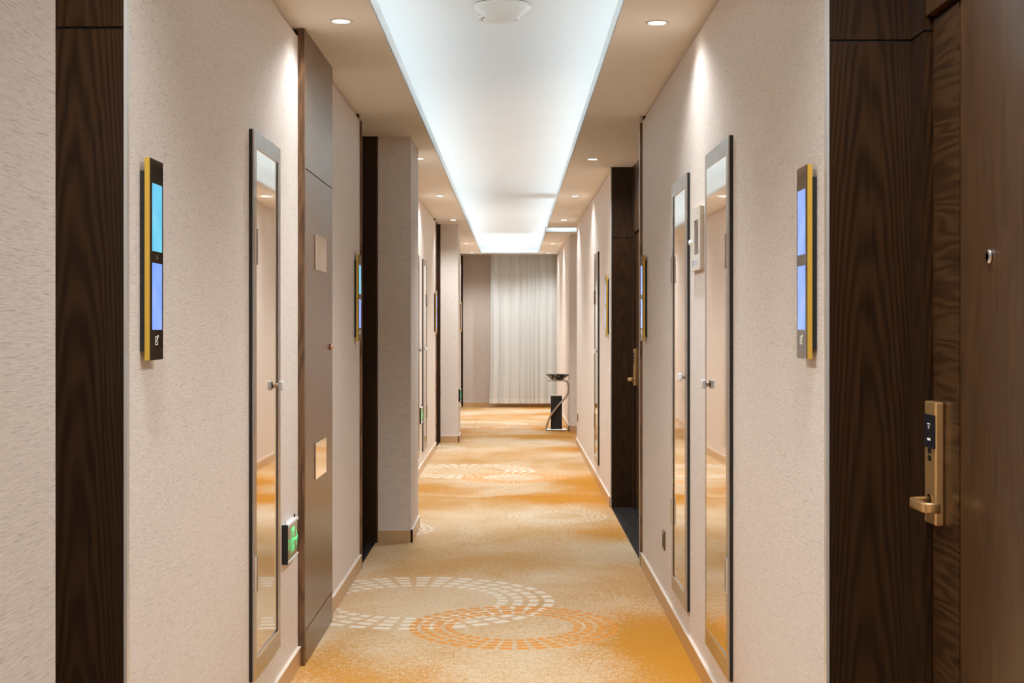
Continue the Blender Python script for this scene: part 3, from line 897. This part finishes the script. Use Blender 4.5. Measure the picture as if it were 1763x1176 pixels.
# ---- mirror fronted wall cabinets
def cabinet(s, ya, yb, label, hinge_near, z0=0.18, z1=2.026, ajar=0.0):
    W = WR if s > 0 else WL
    X = lambda d: W - s * d
    e = empty('mirror_cabinet', (W, (ya + yb) / 2, z0))
    tag(e, label, 'cabinet', 'mirror fronted wall cabinets')
    MB().box(X(0), X(0.0105), ya, yb, z0, z1).build('black_case', 'black', e)
    fw, d0, d1 = 0.052, 0.0105, 0.0165
    MB().rbox(X(d0), X(d1), ya, ya + fw, z0, z1, 0.001, 1).build('stile', 'frame', e)
    MB().rbox(X(d0), X(d1), yb - fw, yb, z0, z1, 0.001, 1).build('stile', 'frame', e)
    MB().rbox(X(d0), X(d1), ya + fw, yb - fw, z1 - fw - 0.006, z1, 0.001, 1).build('rail', 'frame', e)
    r = MB().rbox(X(d0), X(d1), ya + fw, yb - fw, z0, z0 + fw + 0.018, 0.001, 1).build('rail', 'frame', e)
    MB().box(X(d1 - 0.001), X(d1 + 0.002), ya + fw, yb - fw, z0 + fw + 0.012, z0 + fw + 0.020).build('polished_lip', 'chrome', r)
    MB().box(X(d0), X(d0 + 0.0018), ya + fw, yb - fw, z0 + fw + 0.018, z1 - fw - 0.006).build('mirror_pane', 'mirror', e)
    if ajar:
        mp = [c for c in e.children if c.name.startswith('mirror_pane')][0]
        mp.rotation_euler.z = s * math.radians(ajar); mp.location.x -= s * 0.0026
    MB().box(X(d0), X(d0 + 0.0026), yb - fw - 0.044, yb - fw - 0.022, z0 + fw + 0.02, z1 - fw - 0.008).build('bevel_strip', 'bevel', e)
    MB().box(X(d0), X(d0 + 0.004), yb - fw - 0.022, yb - fw, z0 + fw + 0.018, z1 - fw - 0.006).build('recess_shade', 'recess_shade', e)  # dark strip stands in for the shaded recess beside the far stile
    # hinges
    yh = ya + 0.008 if hinge_near else yb - 0.058
    for zz in (z0 + 0.295, z1 - 0.45):
        h = MB()
        h.rbox(X(d1), X(d1 + 0.003), yh, yh + 0.050, zz, zz + 0.120, 0.0008, 1)
        for k in range(4):
            h.lathe([(0.0, 0.0), (0.0045, 0.0), (0.0045, 0.0295), (0.0, 0.0295)], X(d1 + 0.0035), yh + 0.025, zz + 0.0005 + 0.030 * k, 14, smooth=False)
        h.build('hinge', 'chrome', e)
    # knob
    yk = yb - fw - 0.034 if hinge_near else ya + fw + 0.034
    zk = 1.165
    kn = MB()
    kn.lathe([(0.0, 0.0), (0.009, 0.0), (0.007, 0.012), (0.0, 0.012)], X(d0 + 0.0018), yk, zk, 16, 'x')
    if s > 0: kn.v = [(2 * X(d0 + 0.0018) - p[0], p[1], p[2]) for p in kn.v]
    stem = kn.build('knob', 'knobstem', e)
    MB().rbox(X(d0 + 0.013), X(d0 + 0.031), yk - 0.019, yk + 0.019, zk - 0.017, zk + 0.017, 0.006, 3).build('crystal_cap', 'acrylic', stem)
cabinet(-1, 4.81, 5.36, 'tall mirror cabinet beside the green exit sign and service door', True, 0.20, 2.035)
cabinet(-1, 12.72, 13.30, 'mirror cabinet almost hidden behind the first fabric pier, only its frame edge showing', True)
cabinet(-1, 13.90, 14.46, 'distant mirror cabinet beyond the small exit sign', False)
cabinet(1, 4.905, 5.50, 'tall mirror cabinet nearest the big room door, hinged on its near side', True, ajar=0.62)
cabinet(1, 6.10, 6.66, 'tall mirror cabinet beyond the white alarm box, hinged on its far side', False)
cabinet(1, 12.53, 13.06, 'distant narrow looking mirror cabinet past the second door recess', False)

# ---- exit signs
def exit_sign(y0, label, W=WL):
    s = -1
    X = lambda d: W - s * d
    L = 0.275; z0, z1 = 0.482, 0.626
    e = empty('exit_sign', (W, y0 + L / 2, z0))
    tag(e, label, 'exit sign', 'green exit signs')
    MB().rbox(X(0), X(0.024), y0, y0 + 0.010, z0 - 0.004, z1 + 0.003, 0.003, 2).build('end_cap', 'black', e)
    MB().rbox(X(0), X(0.024), y0 + L - 0.010, y0 + L, z0 - 0.004, z1 + 0.003, 0.003, 2).build('end_cap', 'black', e)
    MB().box(X(0), X(0.018), y0 + 0.010, y0 + L - 0.010, z0, z1).build('housing', 'black', e)
    MB().rbox(X(0.0), X(0.025), y0 + 0.010, y0 + L - 0.010, z1 - 0.010, z1 + 0.002, 0.002, 1).build('frame_bar', 'alu', e)
    MB().rbox(X(0.0), X(0.025), y0 + 0.010, y0 + L - 0.010, z0 - 0.002, z0 + 0.007, 0.002, 1).build('frame_bar', 'alu', e)
    g = MB().box(X(0.018), X(0.022), y0 + 0.010, y0 + L - 0.010, z0 + 0.007, z1 - 0.010).build('sign_face', 'signglass', e)
    for yy in (y0 + 0.014, y0 + L - 0.030):
        MB().sweep([(X(0.012), yy + 0.007 * math.cos(a), z1 + 0.007 + 0.007 * math.sin(a)) for a in [2 * math.pi * k / 16 for k in range(17)]],
                   [(0.0022 * math.cos(2 * math.pi * k / 6), 0.0022 * math.sin(2 * math.pi * k / 6)) for k in range(6)], side=(1, 0, 0)).build('hanging_loop', 'chrome' if yy < y0 + 0.05 else 'black', e)
    f = Face(s, X(0.022), y0, z0, 0.0008)
    # doorway
    ua, ub, wa, wb = 0.098, 0.182, 0.022, 0.122
    f.rect(ua, ub, wb - 0.017, wb); f.rect(ua, ua + 0.008, wa, wb); f.rect(ub - 0.008, ub, wa + 0.006, wb)
    # running figure
    f.disc((0.146, 0.094), 0.0085)
    f.line((0.143, 0.083), (0.134, 0.055), 0.016)
    f.line((0.135, 0.056), (0.152, 0.044), 0.011); f.line((0.152, 0.046), (0.149, 0.026), 0.010)
    f.line((0.133, 0.056), (0.122, 0.038), 0.011); f.line((0.122, 0.040), (0.106, 0.034), 0.009)
    f.line((0.145, 0.080), (0.160, 0.066), 0.008); f.line((0.160, 0.067), (0.173, 0.074), 0.007)
    f.line((0.141, 0.080), (0.122, 0.076), 0.008); f.line((0.122, 0.077), (0.115, 0.062), 0.007)
    f.build('exit_pictogram', 'green', g)
    f = Face(s, X(0.022), y0, z0, 0.0008)
    f.rect(0.176, 0.245, 0.063, 0.075)
    f.poly([(0.262, 0.069), (0.222, 0.104), (0.222, 0.089), (0.243, 0.069)]); f.poly([(0.262, 0.069), (0.243, 0.069), (0.222, 0.049), (0.222, 0.034)])
    f.build('exit_arrow', 'green', g)
    f = Face(s, X(0.022), y0, z0, 0.0008)
    f.text('安全出口', 0.014, 0.072, 0.0205)
    f.text('EXIT', 0.016, 0.046, 0.031)
    f.build('exit_lettering', 'green', g)
exit_sign(5.485, 'green illuminated exit sign low on the wall before the service door')
exit_sign(17.34, 'tiny far exit sign on the side of the second fabric pier', PIER)
exit_sign(13.40, 'small distant green exit sign beyond the first fabric pier')

# ---- white alarm box
def alarm_box():
    X = lambda d: WR - d
    y0, y1, z0, z1 = 5.645, 5.945, 1.603, 1.852
    e = empty('alarm_box', (WR, (y0 + y1) / 2, z0))
    tag(e, 'ivory plastic alarm box with a small window between the two mirror cabinets', 'alarm box')
    MB().rbox(X(0), X(0.013), y0 + 0.001, y1 - 0.001, z0 + 0.001, z1 - 0.001, 0.002, 2).build('back_box', 'ivory_side', e)
    wy0, wy1, wz0, wz1 = y0 + 0.045, y0 + 0.175, z0 + 0.062, z0 + 0.200
    fr = MB()
    fr.box(X(0.013), X(0.0175), y0, wy0, z0, z1); fr.box(X(0.013), X(0.0175), wy1, y1, z0, z1)
    fr.box(X(0.013), X(0.0175), wy0, wy1, z0, wz0); fr.box(X(0.013), X(0.0175), wy0, wy1, wz1, z1)
    fr.build('front_plate', 'ivory', e)
    MB().box(X(0.013), X(0.0142), wy0, wy1, wz0, wz1).build('window_glass', 'grey_glass', e)
    b = MB().lathe([(0.0, 0.0), (0.012, 0.0), (0.012, 0.005), (0.009, 0.010), (0.0, 0.012)], 0, y1 - 0.03, z0 + 0.118, 24, 'x')
    b.v = [(X(0.0175) - p[0], p[1], p[2]) for p in b.v]
    b.build('push_button', 'acrylic', e)
    MB().box(X(0.0175), X(0.0179), y1 - 0.095, y1 - 0.075, z0 + 0.018, z0 + 0.042).build('printed_mark', 'bluemark', e)
    for zz in (0.022, 0.033):
        MB().box(X(0.0175), X(0.0179), y0 + 0.06, y1 - 0.105, z0 + zz, z0 + zz + 0.006).build('printed_line', 'palemark', e)
    MB().lathe([(0.0, 0.0), (0.004, 0.0), (0.004, 0.002), (0.0, 0.002)], X(0.0195), y0 + 0.07, z0 + 0.226, 12, 'x').build('screw', 'satin', e)
alarm_box()

# ---- sockets
def socket(y, label):
    X = lambda d: WR - d
    z = 0.285
    e = empty('wall_socket', (WR, y, z)); tag(e, label, 'socket', 'low wall sockets')
    MB().rbox(X(0), X(0.008), y - 0.043, y + 0.043, z, z + 0.092, 0.002, 2).build('cover_plate', 'socket', e)
    MB().box(X(0.008), X(0.0088), y - 0.030, y + 0.030, z + 0.016, z + 0.076).build('insert', 'black', e)
socket(7.13, 'dark bronze socket low on the wall past the farther near mirror cabinet')
socket(16.7, 'small distant socket low on the wall near the steel stand')

# ---- recessed downlights
def downlight(x, y, label):
    e = empty('downlight', (x, y, H))
    tag(e, label, 'downlight', 'recessed ceiling downlights')
    MB().lathe([(0.034, 0.0), (0.034, -0.003), (0.043, -0.005), (0.047, -0.003), (0.048, 0.0)], x, y, H, 36).build('trim_ring', 'whiteplastic', e)
    MB().lathe([(0.0, -0.0005), (0.034, -0.0005), (0.034, -0.002), (0.0, -0.0025)], x, y, H, 32).build('lamp_lens', 'lens', e)
    ld = bpy.data.lights.new('downlight_lamp', 'SPOT')
    ld.energy = LAMP_WATT; ld.color = LAMP_COL
    ld.spot_size = math.radians(146); ld.spot_blend = 0.6
    ld.shadow_soft_size = 0.04
    ld.use_nodes = True                       # softens the hot spot right at the fitting
    fo = ld.node_tree.nodes.new('ShaderNodeLightFalloff')
    fo.inputs['Strength'].default_value = 1.0; fo.inputs['Smooth'].default_value = LAMP_SOFT
    ld.node_tree.links.new(fo.outputs['Quadratic'], ld.node_tree.nodes['Emission'].inputs['Strength'])
    lo = bpy.data.objects.new('downlight_lamp', ld); COL.objects.link(lo)
    lo.parent = e; lo.location = (0, 0, -0.012)
ORD = ['first', 'second', 'third', 'fourth', 'fifth', 'sixth']
for i, y in enumerate((5.76, 10.48, 13.47, 16.5, 21.2, 23.85)):
    downlight(-0.684, y, '%s downlight from the viewer above the service door side' % ORD[i])
    downlight(0.573, y + 0.03, '%s downlight from the viewer above the mirror cabinet pair side' % ORD[i])
for y in (2.75, -0.2):
    for x in (-0.684, 0.573):
        n = 'overhead downlight %s on the %s side' % ('just in front of the viewer' if y > 0 else 'behind the viewer', 'service door' if x < 0 else 'mirror cabinet')
        downlight(x, y, n)

# ---- ceiling fittings in the tray
hu = UP - EYE
yv = (hu - 0.02) * FPX / (VPY - 15)
xv = (865 - VPX) * yv / FPX
df = empty('ceiling_speaker', (xv, yv, UP))
tag(df, 'round white bowl shaped fitting on the ceiling tray', 'ceiling fitting')
Rr = 50 * yv / FPX
MB().lathe([(Rr, -0.004), (Rr, -0.012), (Rr * 0.99, -0.016), (Rr * 0.93, -0.020), (Rr * 0.80, -0.038), (Rr * 0.55, -0.066), (Rr * 0.28, -0.086), (0.0, -0.094)], xv, yv, UP, 56).build('bowl_cover', 'whiteplastic', df)
MB().lathe([(Rr * 0.7, 0.0), (Rr * 0.7, -0.006), (0.0, -0.006)], xv, yv, UP, 40).build('mounting_base', 'whiteplastic', df)
y2 = (hu - 0.01) * FPX / (VPY - 31.5)
x2 = (858 - VPX) * y2 / FPX
r2 = 37 * y2 / FPX
sm = empty('smoke_detector', (x2, y2, UP))
tag(sm, 'smaller round white detector just behind the bowl shaped fitting', 'smoke detector')
MB().lathe([(r2, 0.0), (r2, -0.010), (r2 * 0.93, -0.016), (r2 * 0.84, -0.016), (r2 * 0.82, -0.010), (0.0, -0.010)], x2, y2, UP, 44).build('base_ring', 'whiteplastic', sm)
MB().lathe([(r2 * 0.74, -0.010), (r2 * 0.72, -0.022), (r2 * 0.5, -0.030), (0.0, -0.032)], x2, y2, UP, 40).build('sensor_dome', 'ivory', sm)
